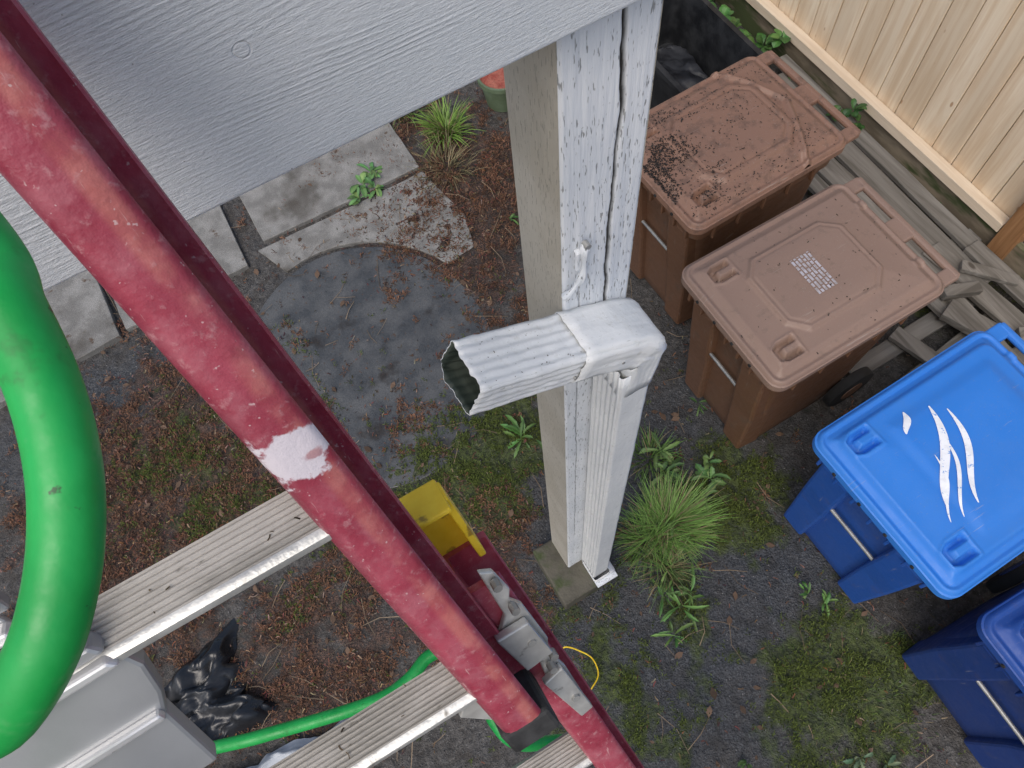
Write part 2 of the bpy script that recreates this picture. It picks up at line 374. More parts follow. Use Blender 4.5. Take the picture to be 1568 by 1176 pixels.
def bin_(name,loc,rz,Wd,mL,mB,style,depth=.88,hh=1.07):
    e=empty(name,(loc[0],loc[1],0),rz); lx=depth-.085; z0=hh-.055
    nx_,ny_=150,112; V=[];F=[]
    def corner(x,y,r=.055):
        if (x<r or x>lx-r) and (y<r or y>Wd-r):
            cx=min(max(x,r),lx-r); cy=min(max(y,r),Wd-r)
            dx,dy=x-cx,y-cy; m_=max(abs(dx),abs(dy)); l=math.hypot(dx,dy)
            if l>1e-6: return cx+dx/l*m_,cy+dy/l*m_
        return x,y
    def hgt(x,y):
        d=sdr(x,y,0,lx,0,Wd,.055)
        h=.016*ss(d,0,.010)-.006*ss(d,.018,.024)*(1-ss(d,.03,.036))+.016*ss(d,.036,.062)
        cx,cy=lx*.50,Wd*.5; hx,hy=(lx*.29,Wd*.31)
        ax,ay=abs(x-cx),abs(y-cy); oc=min(hx-ax,hy-ay,(hx+hy-.07-ax-ay)*.707)
        h+=.012*ss(d,.06,.2)
        if style=='brown': h+=.013*ss(oc,0,.014)-.004*ss(oc,.02,.024)*(1-ss(oc,.028,.032))
        elif style=='ridge':
            h+=.014*ss(oc,-.02,.0)-.006*ss(oc,.015,.02)*(1-ss(oc,.026,.03))
            if x>cx: h+=.018*(1-ss(abs((lx-.09-x)-abs(y-cy)*.45),.0,.022))*ss(lx-.06-x,0,.02)
        else:
            oc2=sdr(x,y,.05,lx-.05,.04,Wd-.04,.05); oc3=sdr(x,y,.20,lx-.10,.09,Wd-.09,.04)
            h+=.010*ss(oc2,0,.015)+.008*ss(oc3,0,.05)
        for py in (.105,Wd-.105):
            px_=.12
            ax,ay=abs(x-px_),abs(y-py)
            k=min(.048-ax,(.040 if x>px_-.02 else .040-(px_-.02-x)*.5)-ay); tong=min(.05-abs(x-(px_+.03)),.018-ay)
            h-=.034*ss(k,0,.008)*(1-ss(tong,0,.006))
            h+=.005*(ss(k,-.014,-.004)-ss(k,-.004,.002))
        for py in (.14,Wd-.14):
            if style!='ridge':
                k=min(.03-abs(x-(lx-.03)),.02-abs(y-py)); h+=.008*ss(k,0,.008)
        h+=.0025*fbm(x*3,y*3,loc[0]*7+loc[1],2)
        return z0+.03+h
    for j in range(ny_+1):
        for i in range(nx_+1):
            x=lx*i/nx_; y=Wd*j/ny_; x,y=corner(x,y); V.append((x,y,hgt(x,y)))
    for j in range(ny_):
        for i in range(nx_):
            a=j*(nx_+1)+i; F.append((a,a+1,a+nx_+2,a+nx_+1))
    obj('lid_top',V,F,mL,e,smooth=True)
    ring=rr(0,lx,0,Wd,.055,8)
    loft('lid_skirt',[[(x,y,z0+.031) for x,y in ring],[(lx/2+(x-lx/2)*1.012,Wd/2+(y-Wd/2)*1.016,z0+.028) for x,y in ring],
        [(lx/2+(x-lx/2)*1.012,Wd/2+(y-Wd/2)*1.016,z0-.004) for x,y in ring],[(lx/2+(x-lx/2)*.985,Wd/2+(y-Wd/2)*.98,z0-.004) for x,y in ring]],mL,e,False,False)
    def rg(z,x0,x1,y0,r=.05): return [(x,y,z) for x,y in rr(x0,x1,y0,Wd-y0,r,6)]
    zt=z0-.006
    B=[rg(0.0,.18,.66,.10,.05),rg(.02,.165,.68,.085,.06),rg(.10,.155,.70,.08,.06),rg(.16,.15,.735,.078,.06),rg(.55,.115,.755,.062),rg(zt-.17,.085,.765,.05),rg(zt-.15,.072,.768,.045),rg(zt-.10,.062,.77,.04),
       rg(zt-.09,.035,.775,.022),rg(zt-.03,.03,.78,.018),rg(zt-.02,.012,.785,.008),rg(zt,.012,.785,.008)]
    loft('body',B,mB,e,smooth=True)
    for y0,y1 in ((.075,.21),(Wd-.21,Wd-.075)):
        P=[]
        for z,x,k in ((.0,.16,.02),(.03,.13,.01),(.45,.094,.0),(.62,.070,.0),(zt-.16,.045,0),(zt-.10,.04,0)):
            P.append([(x,y0+k,z),(x+.12,y0+k-.01,z),(x+.12,y1-k+.01,z),(x,y1-k,z)])
        loft('front_leg',P,mB,e,smooth=False,bevel=.012)
    cyl('lift_bar',(.088,Wd/2,.60),(0,1,0),.008,Wd-.42,steel,e)
    for k in range(7):
        y=.07+k*(Wd-.14)/6
        box('rim_rib',.018,.06,y-.006,y+.006,zt-.10,zt-.012,mB,e,.003)
    for k in range(4):
        y=.14+k*(Wd-.28)/3
        cyl('stud',(-.004,y,zt+.012),(1,0,0),.007,.012,rubber,e,8)
    for sy in (.004,Wd-.02):
        for k in range(5):
            x=.12+k*.13; box('side_rib',x-.006,x+.006,sy,sy+.016,zt-.10,zt-.012,mB,e,.003)
    hz=z0+.012
    box('handle_bar',depth-.032,depth,.02,Wd-.02,hz-.012,hz+.016,mL,e,.011)
    for y0,y1 in ((.015,.075),(Wd/2-.055,Wd/2+.055),(Wd-.075,Wd-.015)):
        box('handle_arm',lx-.02,depth-.012,y0,y1,hz-.016,hz+.014,mL,e,.008)
    cyl('hinge_pin',(lx+.008,Wd/2,hz-.008),(0,1,0),.012,Wd-.1,mB,e)
    for y in (.045,Wd-.045):
        cyl('wheel',(.735,y,.13),(0,1,0),.13,.05,rubber,e,28,bevel=.01); cyl('hub',(.735,y,.13),(0,1,0),.06,.058,mB,e,16)
    cyl('axle',(.735,Wd/2,.13),(0,1,0),.011,Wd-.06,steel,e)
    return e,hgt
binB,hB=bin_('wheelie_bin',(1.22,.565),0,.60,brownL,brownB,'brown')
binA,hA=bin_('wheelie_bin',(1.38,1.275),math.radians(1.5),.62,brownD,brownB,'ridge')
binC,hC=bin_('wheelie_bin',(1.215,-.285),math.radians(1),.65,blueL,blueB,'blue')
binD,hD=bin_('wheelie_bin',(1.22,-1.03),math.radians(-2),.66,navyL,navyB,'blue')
def decal(name,polys,hf,mat,parent,dz=.0025):
    V=[];F=[]
    for P in polys:
        i=len(V); n=len(P)
        for (x,y) in P: V.append((x,y,hf(x,y)+dz))
        h=n//2
        for k in range(h-1): F.append((i+k,i+k+1,i+n-2-k,i+n-1-k))
    obj(name,V,F,mat,parent)
def stroke(x0,y0,x1,y1,bow,wd,n=20):
    a=[];b=[]
    for k in range(n+1):
        t=k/n; x=x0+(x1-x0)*t; y=y0+(y1-y0)*t; L=math.hypot(x1-x0,y1-y0); px,py=-(y1-y0)/L,(x1-x0)/L
        o=bow*math.sin(t*math.pi*1.6); w_=wd*math.sin(math.pi*(.03+.94*t))**.8
        a.append((x+px*(o+w_),y+py*(o+w_))); b.append((x+px*(o-w_),y+py*(o-w_)))
    return a+b[::-1]
decal('abstract_mark',[stroke(.38,.52,.20,.22,.02,.016),stroke(.42,.48,.29,.18,.022,.012),stroke(.34,.42,.22,.17,.018,.007),stroke(.27,.38,.17,.18,.014,.006),stroke(.30,.55,.25,.48,.006,.012)],hC,white_mark,binC,.004)
bars=[]
for k in range(6):
    x=.345+k*.015; y=.215
    while y<.385:
        l=U(.01,.035)
        if R()>.12: bars.append([(x,y),(x,min(y+l,.385)),(x+.010,min(y+l,.385)),(x+.010,y)])
        y+=l+.005
decal('faded_label',bars,hB,label_mat,binB,.003)
V=[];F=[];C=[]
for _ in range(4200):
    if R()<.8: x=abs(random.gauss(.02,.12))+.01; y=U(.04,.59) if R()<.5 else random.gauss(.36,.12)
    else: x=U(.02,.75); y=U(.02,.6)
    if not(.01<x<.77 and .01<y<.6): continue
    if fbm(x*7,y*7,2,4)<-.02 and R()>.12: continue
    g=U(.012,.055); needle(x,y,V,F,C,z=hA(x,y)+U(.001,.004),L=U(.002,.010),c=(g,g*.85,g*.75),wd=U(.0010,.0022))
obj('lid_litter',V,F,amat,binA,colors=C)
V=[];F=[];C=[]
for _ in range(80):
    x=U(.02,.75); y=U(.02,.58); g=U(.015,.07); needle(x,y,V,F,C,z=hB(x,y)+.002,L=U(.002,.010),c=(g,g*.8,g*.6),wd=U(.001,.002))
obj('lid_litter',V,F,amat,binB,colors=C)

# ------------------------------------------------------------------ fence
def woodmat(name,c1,c2,ax,rough=.7,dark=(.2,.09,.04),ks=(6.5,3.2)):
    m=MB(name); st=[26,26,26]; st[ax]=1.6
    v=m.coords(tuple(st))
    g=m.noise(1.0,4,.6,v,.6); c=m.mix(m.ramp(g,.3,.7),c1,c2)
    st=[7,7,7]; st[ax]=.15
    c=m.mix(m.ramp(m.noise(1,1,.5,m.coords(tuple(st),(3,3,3))),.4,.62,0,.35),c,tuple(q*.75 for q in c1))
    vo=m.n('ShaderNodeTexVoronoi'); vo.inputs['Scale'].default_value=1; sk=[ks[0]]*3; sk[ax]=ks[1]
    m.set(vo.inputs['Vector'],m.coords(tuple(sk)))
    k=m.ramp(vo.outputs['Distance'],.05,.11,1,0); c=m.mix(m.math('MULTIPLY',k,.8),c,dark)
    return m.out(c,rough,m.bump(g,.3,.003),0,.25)
cedar=woodmat('cedar_boards',(.72,.55,.37),(.87,.74,.56),2,.65,(.42,.23,.11),(11,5))
cedarH=woodmat('cedar_rail',(.70,.57,.42),(.84,.73,.58),1)
fe=empty('fence')
y=.87
while y<6.0:
    wd=.138; box('board',3.17+U(0,.005),3.194,y,y+wd,.24,1.85,cedar,fe,.003); y+=wd+.005
box('bottom_rail',3.105,3.168,.87,6.0,.20,.262,cedarH,fe,.004)
box('top_rail',3.13,3.168,.87,6.0,1.55,1.64,cedarH,fe,.004)
box('cap',3.09,3.24,.60,6.0,1.855,1.89,cedarH,fe,.004)
postb=woodmat('stained_post',(.26,.13,.055),(.42,.23,.11),2,.7,(.08,.03,.01))
box('end_post',3.10,3.20,.765,.865,-.02,1.85,postb,fe,.004)
y=.625
while y>-2.2:
    box('board',3.17+U(0,.004),3.192,y,y+.138,.24,1.85,cedar,fe,.003); y-=.142
mossy=gm('mossy_timber',(.17,.14,.10),(.30,.25,.18),12,.85,60,.4,.004,(1,.3,1),spots=[((.07,.09,.035),5,.5,.1)])
box('kick_board',3.14,3.175,-2.2,6.0,-.02,.195,mossy,fe,.004)
for yy in (2.4,4.2): box('end_post',3.20,3.29,yy,yy+.09,-.02,1.85,postb,fe,.004)

# ------------------------------------------------------------------ scrap timber
def gwood(name,ax):
    return woodmat(name,(.12,.11,.095),(.27,.255,.23),ax,.75,(.05,.04,.03))
grey=gwood('weathered_timber',1); greyx=gwood('weathered_timber_cross',0)
tp=empty('wooden_pallet_and_planks')
def plank(cx,cy,L,wd,th,ang,z,mat,tilt=0):
    Mx=Matrix.Translation((cx,cy,z))@Matrix.Rotation(math.radians(ang),4,'Z')@Matrix.Rotation(math.radians(tilt),4,'X')
    if mat is grey and 45<abs(ang)<135: mat=greyx
    n=8; rings=[]
    for k in range(n+1):
        y=-L/2+L*k/n; j=U(-.0015,.0015)
        rings.append([Mx@Vector(p) for p in [(-wd/2+j,y,0),(wd/2+j,y,0),(wd/2+j,y,th+U(-.001,.001)),(-wd/2+j,y,th+U(-.001,.001))]])
    return loft('plank',rings,mat,tp,smooth=False,bevel=.004)
for k,(x,wd) in enumerate(((2.62,.09),(2.75,.13),(2.90,.13),(3.03,.09))):
    plank(x,1.55+U(-.1,.1),1.7,wd,.03,U(-2,2),.10+U(-.01,.01),grey)
for y in (.95,1.5,2.1): plank(2.84,y,.55,.09,.06,90,.03,grey)
plank(2.86,.50,1.0,.12,.03,4,.11,grey); plank(3.01,.45,.9,.10,.03,1,.12,grey); plank(2.70,.45,.8,.10,.03,-3,.10,grey)
for y in (.84,.68,.50,.34,.18): plank(2.50,y,.9,.095,.03,90+U(-6,6),.03+U(0,.015),grey)
plank(2.66,.56,.26,.11,.05,20,.135,grey); plank(2.88,.30,.28,.09,.05,55,.16,grey); plank(2.74,.72,.2,.06,.05,70,.14,grey,6); plank(2.40,.56,.35,.08,.03,15,.085,grey); plank(2.93,.72,.28,.06,.03,40,.15,grey,4)
plank(2.46,1.12,.5,.1,.03,86,.03,grey); plank(2.72,2.6,.6,.12,.04,12,.02,grey)

# ------------------------------------------------------------------ black crate + pots
blackp=gm('black_plastic',(.012,.013,.015),(.03,.032,.035),8,.45)
ce=empty('black_storage_crate')
def rim(x0,x1,y0,y1,z,ins,r=.05): return [(x,y,z) for x,y in rr(x0+ins,x1-ins,y0+ins,y1-ins,r)]
cx0,cx1,cy0,cy1=2.16,2.66,2.25,3.05
loft('shell',[rim(cx0,cx1,cy0,cy1,.0,.05),rim(cx0,cx1,cy0,cy1,.45,.012),rim(cx0,cx1,cy0,cy1,.46,-.015),rim(cx0,cx1,cy0,cy1,.49,-.015),rim(cx0,cx1,cy0,cy1,.49,.015),rim(cx0,cx1,cy0,cy1,.10,.05)],blackp,ce)
dk=gm('dark_film',(.012,.013,.016),(.04,.043,.05),6,.5,spec=.4)
def crumple(name,cx,cy,rx,ry,amp,mat,seed,ang=0,z=.03,parent=None,fr=1.6,smooth=True):
    n=60; V=[];F=[]
    for j in range(n+1):
        for i in range(n+1):
            u=i/n*2-1; v=j/n*2-1; s=1+.35*fbm(u*1.5,v*1.5,seed)
            x=u*rx*s; y=v*ry*s; xx=cx+x*math.cos(ang)-y*math.sin(ang); yy=cy+x*math.sin(ang)+y*math.cos(ang)
            e_=max(abs(u),abs(v)); q=1-abs(noise.noise(Vector((u*fr+v*.5,v*fr,seed+3))))*2.2; q2=abs(noise.noise(Vector((u*fr*2.6+v,v*fr*2,seed+7)))); q3=abs(noise.noise(Vector((u*fr*5,v*fr*6+u*3,seed+17))))
            V.append((xx+.03*fbm(u*2,v*2,seed+9,2),yy+.03*fbm(u*2,v*2,seed+19,2),z+amp*(q*.8+q2*.7+q3*.25)*(1-ss(e_,.8,1))-.03*ss(e_,.9,1)))
    for j in range(n):
        for i in range(n):
            a=j*(n+1)+i; F.append((a,a+1,a+n+2,a+n+1))
    return obj(name,V,F,mat,parent,smooth=smooth)
crumple('contents',2.4,2.65,.2,.33,.05,dk,3,0,.14,ce,.8)
def pot(name,cx,cy,r,h,mat):
    e=empty(name,(cx,cy,0)); pr=[(r*.75,0),(r*.95,h*.85),(r*1.06,h*.86),(r*1.06,h),(r*.96,h),(r*.94,h*.86)]
    loft('shell',[[(q*math.cos(a*math.pi/16),q*math.sin(a*math.pi/16),z) for a in range(32)] for q,z in pr],mat,e)
    cyl('soil',(0,0,h*.84),(0,0,1),r*.93,.02,gm('red_mulch',(.30,.07,.05),(.4,.14,.1),20,.8,60,.8,.01),e)
    return e
pot('plant_pot',1.55,3.26,.14,.22,gm('green_pot',(.10,.14,.08),(.14,.19,.12),8,.5))
pot('plant_pot',2.98,3.35,.14,.25,gm('terracotta',(.35,.13,.07),(.42,.18,.10),8,.8))

# ------------------------------------------------------------------ painted wood post
def painted(name,c1,c2,ax,pa=.8):
    m=MB(name); st=[140,140,140]; st[ax]=9
    v=m.coords(tuple(st)); g=m.noise(1,4,.65,v,.4)
    st2=[300,300,300]; st2[ax]=42; v2=m.coords(tuple(st2)); g2=m.noise(1,2,.5,v2)
    c=m.mix(m.ramp(m.noise(5,4,.6),.35,.65),c1,c2)
    pit=m.ramp(g2,.62,.68)
    c=m.mix(m.math('MULTIPLY',pit,pa),c,(.17,.17,.16))
    c=m.mix(m.ramp(m.noise(70,3,.7),.66,.74,0,.5),c,(.20,.21,.16))
    at=m.n('ShaderNodeAttribute',_attribute_name='Col'); sp=m.n('ShaderNodeSeparateColor'); m.set(sp.inputs[0],at.outputs['Color'])
    c=m.mix(sp.outputs[0],c,(.03,.028,.025))
    return m.out(c,.55,m.bump(m.wsum([(g,.6),(pit,-.4)]),.9,.0025),0,.35)
pw=painted('painted_wood_white',(.69,.725,.76),(.79,.815,.84),2,.7); pc=painted('painted_wood_cream_shaded',(.46,.425,.35),(.54,.505,.43),2,.3)  # cream: the post sides' weaker light is put into this darker colour
pe=empty('carport_post')
X0,X1,Y0,Y1=.344,.484,.574,.714; Z0,Z1=.12,3.30
def crack(z):
    xm=.429+.003*math.sin(z*3)+.009*fbm(z*3,0,2)+.002*fbm(z*25,0,2)
    return xm, (.0015+.0022*max(0,fbm(z*6,4,1)+.35))*(1-ss(abs(z-2.75),.5,.7))+.0008
def crack2(z): return .376+.004*fbm(z*4,7,2)+.0015*fbm(z*25,5,2), .0009*(1-ss(abs(z-1.6),.7,1.0))
nxp,nzp=84,620; V=[];F=[];C=[]
for j in range(nzp+1):
    z=Z0+(Z1-Z0)*j/nzp
    cx,cw=crack(z); dx2,dw2=crack2(z)
    for i in range(nxp+1):
        x=X0+(X1-X0)*i/nxp
        d1=abs(x-cx); k=1-ss(d1,cw*.5,cw+.0012); k2=(1-ss(abs(x-dx2),dw2*.5,dw2+.001)) if dw2>.0002 else 0
        e_=min(x-X0,X1-x); rd=.004*(1-ss(e_,0,.005))
        V.append((x,Y0+.006*max(k,k2)+rd+.0012*fbm(x*60,z*3,1),z)); C.append((max(k,k2*.7),0,0))
for j in range(nzp):
    for i in range(nxp):
        a=j*(nxp+1)+i; F.append((a,a+1,a+nxp+2,a+nxp+1))
obj('front_face',V,F,pw,pe,smooth=True,colors=C)
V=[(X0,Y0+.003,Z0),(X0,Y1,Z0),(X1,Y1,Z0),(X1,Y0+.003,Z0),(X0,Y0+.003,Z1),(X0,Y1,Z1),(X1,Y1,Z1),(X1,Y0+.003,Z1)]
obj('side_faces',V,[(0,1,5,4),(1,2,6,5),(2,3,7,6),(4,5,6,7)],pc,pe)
tube('pipe_strap',[(.379,.570,2.615),(.377,.562,2.618),(.375,.558,2.600),(.374,.557,2.57),(.371,.557,2.545),(.364,.560,2.525),(.352,.562,2.505),(.345,.568,2.49)],lambda t:.004+.004*math.sin(t*8)**2,pw,pe,8)
box('strap_tab',.363,.385,.562,.5735,2.555,2.605,pw,pe,.003)
cyl('strap_nail',(.379,.56,2.622),(0,1,0),.006,.012,steel,pe,8)
mb=gm('mossy_block',(.065,.06,.045),(.12,.11,.085),6,.8,70,.6,.006,spots=[((.05,.07,.022),9,.50,.2)])
box('pier_block',.245,.50,.44,.725,-.03,.118,mb,pe,.008)
box('base_plate',.41,.515,.43,.56,.119,.132,pw,pe,.003)

# ------------------------------------------------------------------ fascia beam
m=MB('fascia_paint')
sx=m.n('ShaderNodeSeparateXYZ'); m.set(sx.inputs[0],m.co.outputs['Object'])
dxx=m.math('SUBTRACT',sx.outputs[0],.215)
wx=m.math('MULTIPLY',dxx,.13); wz=m.math('SUBTRACT',sx.outputs[2],3.175)
nwarp=m.math('MULTIPLY',m.math('SUBTRACT',m.noise(1,2,.5,m.coords((4,3,16))),.5),.016)
wz2=m.math('ADD',wz,nwarp)
rad=m.math('SQRT',m.math('ADD',m.math('MULTIPLY',wx,wx),m.math('MULTIPLY',wz2,wz2)))
ringf=m.math('POWER',m.math('ADD',m.math('MULTIPLY',m.math('SINE',m.math('MULTIPLY',rad,1150)),.5),.5),2.2)
near_=m.ramp(m.math('ABSOLUTE',dxx),.05,.28,1.0,.25)
amp=m.math('MULTIPLY',m.ramp(m.noise(1,2,.5,m.coords((2,2,10))),.40,.62,.1,1.0),near_)
ringf=m.math('MULTIPLY',ringf,amp)
g=m.noise(1,4,.75,m.coords((30,60,520)),.5); g2=m.noise(1,4,.75,m.coords((90,90,260)))
kx=m.math('SUBTRACT',sx.outputs[0],.036); kz=m.math('SUBTRACT',sx.outputs[2],3.185)
kd=m.math('SQRT',m.math('ADD',m.math('MULTIPLY',kx,kx),m.math('MULTIPLY',kz,kz)))
kr=m.math('SUBTRACT',1.0,m.ramp(m.math('ABSOLUTE',m.math('SUBTRACT',kd,.007)),.0003,.0014))
nb=m.bump(m.wsum([(ringf,.8),(g,.9),(g2,1.1),(kr,-.5)]),.85,.0018)
c=m.mix(m.ramp(m.noise(4,4,.6),.35,.65),(.65,.69,.72),(.72,.75,.775)); c=m.mix(m.math('MULTIPLY',ringf,.2),c,(.40,.42,.43)); c=m.mix(m.ramp(g2,.58,.75,0,.35),c,(.45,.48,.49)); c=m.mix(m.ramp(g,.58,.72,0,.25),c,(.45,.48,.5))
c=m.mix(m.ramp(m.noise(160,2,.5),.76,.80,0,.7),c,(.18,.17,.15))
fm=m.out(c,.45,nb,0,.45)
fb=empty('fascia_beam')
box('board',-3.2,2.2,.534,.5725,3.048,3.33,fm,fb,.004)
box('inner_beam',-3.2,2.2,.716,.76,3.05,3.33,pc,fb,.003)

# ------------------------------------------------------------------ downspout
def dsmat():
    m=MB('downspout_paint')
    c=m.mix(m.ramp(m.noise(8,4,.6),.35,.65),(.76,.78,.785),(.84,.855,.85))
    c=m.mix(m.ramp(m.noise(1,4,.7,m.coords((90,240,90))),.62,.71,0,.6),c,(.38,.39,.34))
    n45=m.noise(45,4,.7)
    c=m.mix(m.ramp(n45,.56,.74,0,.4),c,(.50,.49,.42))
    c=m.mix(m.ramp(m.noise(1,4,.6,m.coords((25,300,25))),.69,.73,0,.5),c,(.15,.15,.13))
    return m.out(c,m.ramp(n45,.3,.7,.30,.5),m.bump(m.noise(60,3,.6),.4,.003),0,.5)
dm=dsmat(); inner=gm('downspout_inside',(.04,.055,.045),(.09,.11,.09),30,.6,stretch=(1,.2,1))
def profile(w_,h_,ribs=True,s=1.0,r=.008,front=True,dep=.0028):
    P=[]
    def face(x0,y0,x1,y1,nxn,nyn,n,dep,on=True):
        for k in range(n*6+1):
            t=k/(n*6); ph=(t*n)%1
            off=-dep*(.5-.5*math.cos(2*math.pi*ph)) if (ribs and on) else 0
            if t<.06 or t>.94: off=0
            P.append((x0+(x1-x0)*t+nxn*off,y0+(y1-y0)*t+nyn*off))
    a,b=w_/2*s,h_/2*s
    face(-a+r,b,a-r,b,0,1,5,dep)
    P.append((a-r*.3,b-r*.3))
    face(a,b-r,a,-b+r,1,0,4,.002)
    P.append((a-r*.3,-b+r*.3))
    face(a-r,-b,-a+r,-b,0,-1,5,dep)
    P.append((-a+r*.3,-b+r*.3))
    face(-a,-b+r,-a,b-r,-1,0,4,.002,front)
    P.append((-a+r*.3,b-r*.3))
    return P
de=empty('downspout')
def sweep(name,path,w_,h_,ribs=True,Yc=.519,s=None,jit=0,r=.008,front=True,cut=None,dep=.0028):
    rings=[]
    for i,(x,z) in enumerate(path):
        p0=Vector(path[max(i-1,0)]);p1=Vector(path[min(i+1,len(path)-1)]); T=(p1-p0).normalized(); Nn=Vector((T.y,-T.x))
        sc=s[i] if s else 1
        rings.append([(x-Nn.x*b,Yc+a,z-Nn.y*b) for a,b in profile(w_,h_,ribs,sc,r,front,dep)])
    if jit:
        rings=[[ (x+jit*fbm(x*40,y*40,z*40),y+jit*fbm(y*40,z*40,x*40+5),z+jit*fbm(z*40,x*40,y*40+9)) for x,y,z in rg] for rg in rings]
    if cut:
        rings[0]=[(x+cut*noise.noise(Vector((y*45,z*45,0))),y,z+cut*.4*noise.noise(Vector((y*45,z*45,4)))) for x,y,z in rings[0]]
    o=loft(name,rings,dm,de,False,False)
    o.data.materials.append(inner)
    sd=o.modifiers.new('s','SOLIDIFY'); sd.thickness=.0016; sd.offset=-1; sd.material_offset=1
    return o
nseg=24
th=math.radians(27); A=Vector((.118,2.512))
ob=[(A.x+math.cos(th)*t*.25,A.y-math.sin(th)*t*.25) for t in [k/nseg for k in range(nseg+1)]]
sweep('offset_pipe',ob,.104,.078,True,jit=.0022,cut=.005)
B0=(A.x+math.cos(th)*.215,A.y-math.sin(th)*.215)
ex=[B0]
for k in range(1,5): ex.append((B0[0]+.028*k*math.cos(th),B0[1]-.028*k*math.sin(th)))
ex.append((.4235,2.351)); ex.append((.4385,2.342))
for a in (52,38,24,10,0):
    ex.append((.424+.040*math.cos(math.radians(a)),2.298+.040*math.sin(math.radians(a))))
ex+=[(.463,2.27),(.459,2.235),(.454,2.20),(.450,2.165)]
sweep('elbow',ex,.110,.086,False,s=[1.01,1,1.01,1.02,1.03,1.04,1.05,1.06,1.06,1.05,1.04,1.03,1.0,.98,.965,.96],jit=.003,r=.016)
sweep('vertical_pipe',[(.446,2.26-k*.05) for k in range(43)],.101,.077,True,Yc=.518,front=False,jit=.001,dep=.005)
sweep('shoe',[(.446,.20),(.450,.15),(.462,.135),(.482,.125),(.505,.12)],.107,.080,False,Yc=.505)
cyl('screw',(.40,.462,2.36),(0,1,0),.003,.004,steel,de)
cyl('screw',(.30,.464,2.405),(0,1,0),.003,.004,steel,de)
V=[];F=[];C=[]
for _ in range(34):
    t=U(.01,.22); y=.519+U(-.045,.045); g=U(.05,.25)
    needle(A.x+math.cos(th)*t+math.sin(th)*.039,y,V,F,C,z=A.y-math.sin(th)*t+math.cos(th)*.039,L=U(.001,.004),c=(g,g*.9,g*.7),wd=U(.0003,.0008),t=-.2)
obj('pipe_debris',V,F,amat,de,colors=C)

# ------------------------------------------------------------------ ladder
P1=Vector((-.104,.253,3.03)); L=Vector((.076,-.490,-.868)).normalized(); Wv=Vector((1,0,0)); Nv=Vector((0,-.871,.491))
def LP(w_,l,n): return P1+Wv*w_+L*l+Nv*n
le=empty('extension_ladder')
m=MB('red_fibreglass')
geo=m.n('ShaderNodeNewGeometry')
pos=geo.outputs['Position']
def vsub(m,a,b):
    q=m.n('ShaderNodeVectorMath',_operation='SUBTRACT'); m.set(q.inputs[0],a); q.inputs[1].default_value=b; return q.outputs[0]
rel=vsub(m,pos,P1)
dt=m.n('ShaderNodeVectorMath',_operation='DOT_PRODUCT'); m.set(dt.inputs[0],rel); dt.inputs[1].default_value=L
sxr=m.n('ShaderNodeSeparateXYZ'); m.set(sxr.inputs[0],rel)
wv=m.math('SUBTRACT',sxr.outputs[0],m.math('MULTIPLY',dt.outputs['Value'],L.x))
c=m.mix(m.ramp(m.noise(9,4,.65),.3,.7),(.28,.030,.055),(.41,.070,.105))
n28=m.noise(28,4,.7)
c=m.mix(m.ramp(n28,.42,.70,0,.55),c,(.44,.15,.18))
highlight_strip=m.math('MULTIPLY',m.ramp(wv,.028,.036),m.ramp(wv,.043,.049,1,0))  # highlight near the rail's right edge, painted into the colour with patchy wear
c=m.mix(m.math('MULTIPLY',highlight_strip,m.ramp(m.noise(14,4,.6),.38,.6,.05,.5)),c,(.58,.21,.16))
c=m.mix(m.ramp(wv,.004,.014,.5,0),c,(.15,.012,.03))  # shading of the rounded left edge, painted into the colour
c=m.mix(m.ramp(m.noise(90,4,.7),.55,.74,0,.5),c,(.55,.30,.31))
c=m.mix(m.ramp(m.noise(150,2,.7),.68,.74,0,.6),c,(.68,.53,.52))
c=m.mix(m.ramp(m.noise(17,4,.7),.60,.75,0,.4),c,(.17,.015,.03))
scr=m.noise(1,3,.6,m.coords((260,30,30),(0,0,0),(0,.5,.2))); c=m.mix(m.ramp(scr,.68,.74,0,.5),c,(.65,.45,.43))
def blob(cen,sx_,sy_):
    q=m.n('ShaderNodeVectorMath',_operation='MULTIPLY'); m.set(q.inputs[0],vsub(m,pos,cen)); q.inputs[1].default_value=(1/sx_,1/sy_,1/sy_)
    ln=m.n('ShaderNodeVectorMath',_operation='LENGTH'); m.set(ln.inputs[0],q.outputs[0]); return ln.outputs['Value']
n60=m.noise(60,4,.6)
dist=m.math('ADD',blob(LP(.027,-.032,0),.046,.026),m.math('MULTIPLY',m.math('SUBTRACT',n60,.5),2.2))
splash=m.ramp(dist,.72,1.0,1,0)
hole=m.ramp(m.math('ADD',blob(LP(.037,-.026,0),.016,.009),m.math('MULTIPLY',m.math('SUBTRACT',m.noise(90,3,.6),.5),1.1)),.35,.6,.35,1)
splash=m.math('MULTIPLY',splash,hole)
c=m.mix(m.math('MULTIPLY',splash,.9),c,(.74,.70,.74))
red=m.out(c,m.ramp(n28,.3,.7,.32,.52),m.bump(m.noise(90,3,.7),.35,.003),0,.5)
alu=gm('ladder_aluminium',(.48,.48,.46),(.66,.66,.63),14,.36,120,.3,.002,spots=[((.22,.21,.19),30,.60,.1)],metal=.5)
alud=gm('dirty_tread',(.29,.275,.245),(.43,.41,.375),30,.6,200,.5,.002,(.3,1,1),spots=[((.14,.13,.11),90,.62,.1)],metal=.2)
alum=gm('worn_alu_face',(.43,.42,.38),(.54,.53,.49),20,.45,150,.2,.002,metal=.3)
yel=gm('yellow_plastic',(.80,.53,.02),(.88,.64,.05),14,.45,spots=[((.35,.22,.03),30,.6,.1)])
blk=gm('black_rubber',(.02,.02,.02),(.05,.05,.05),20,.7)
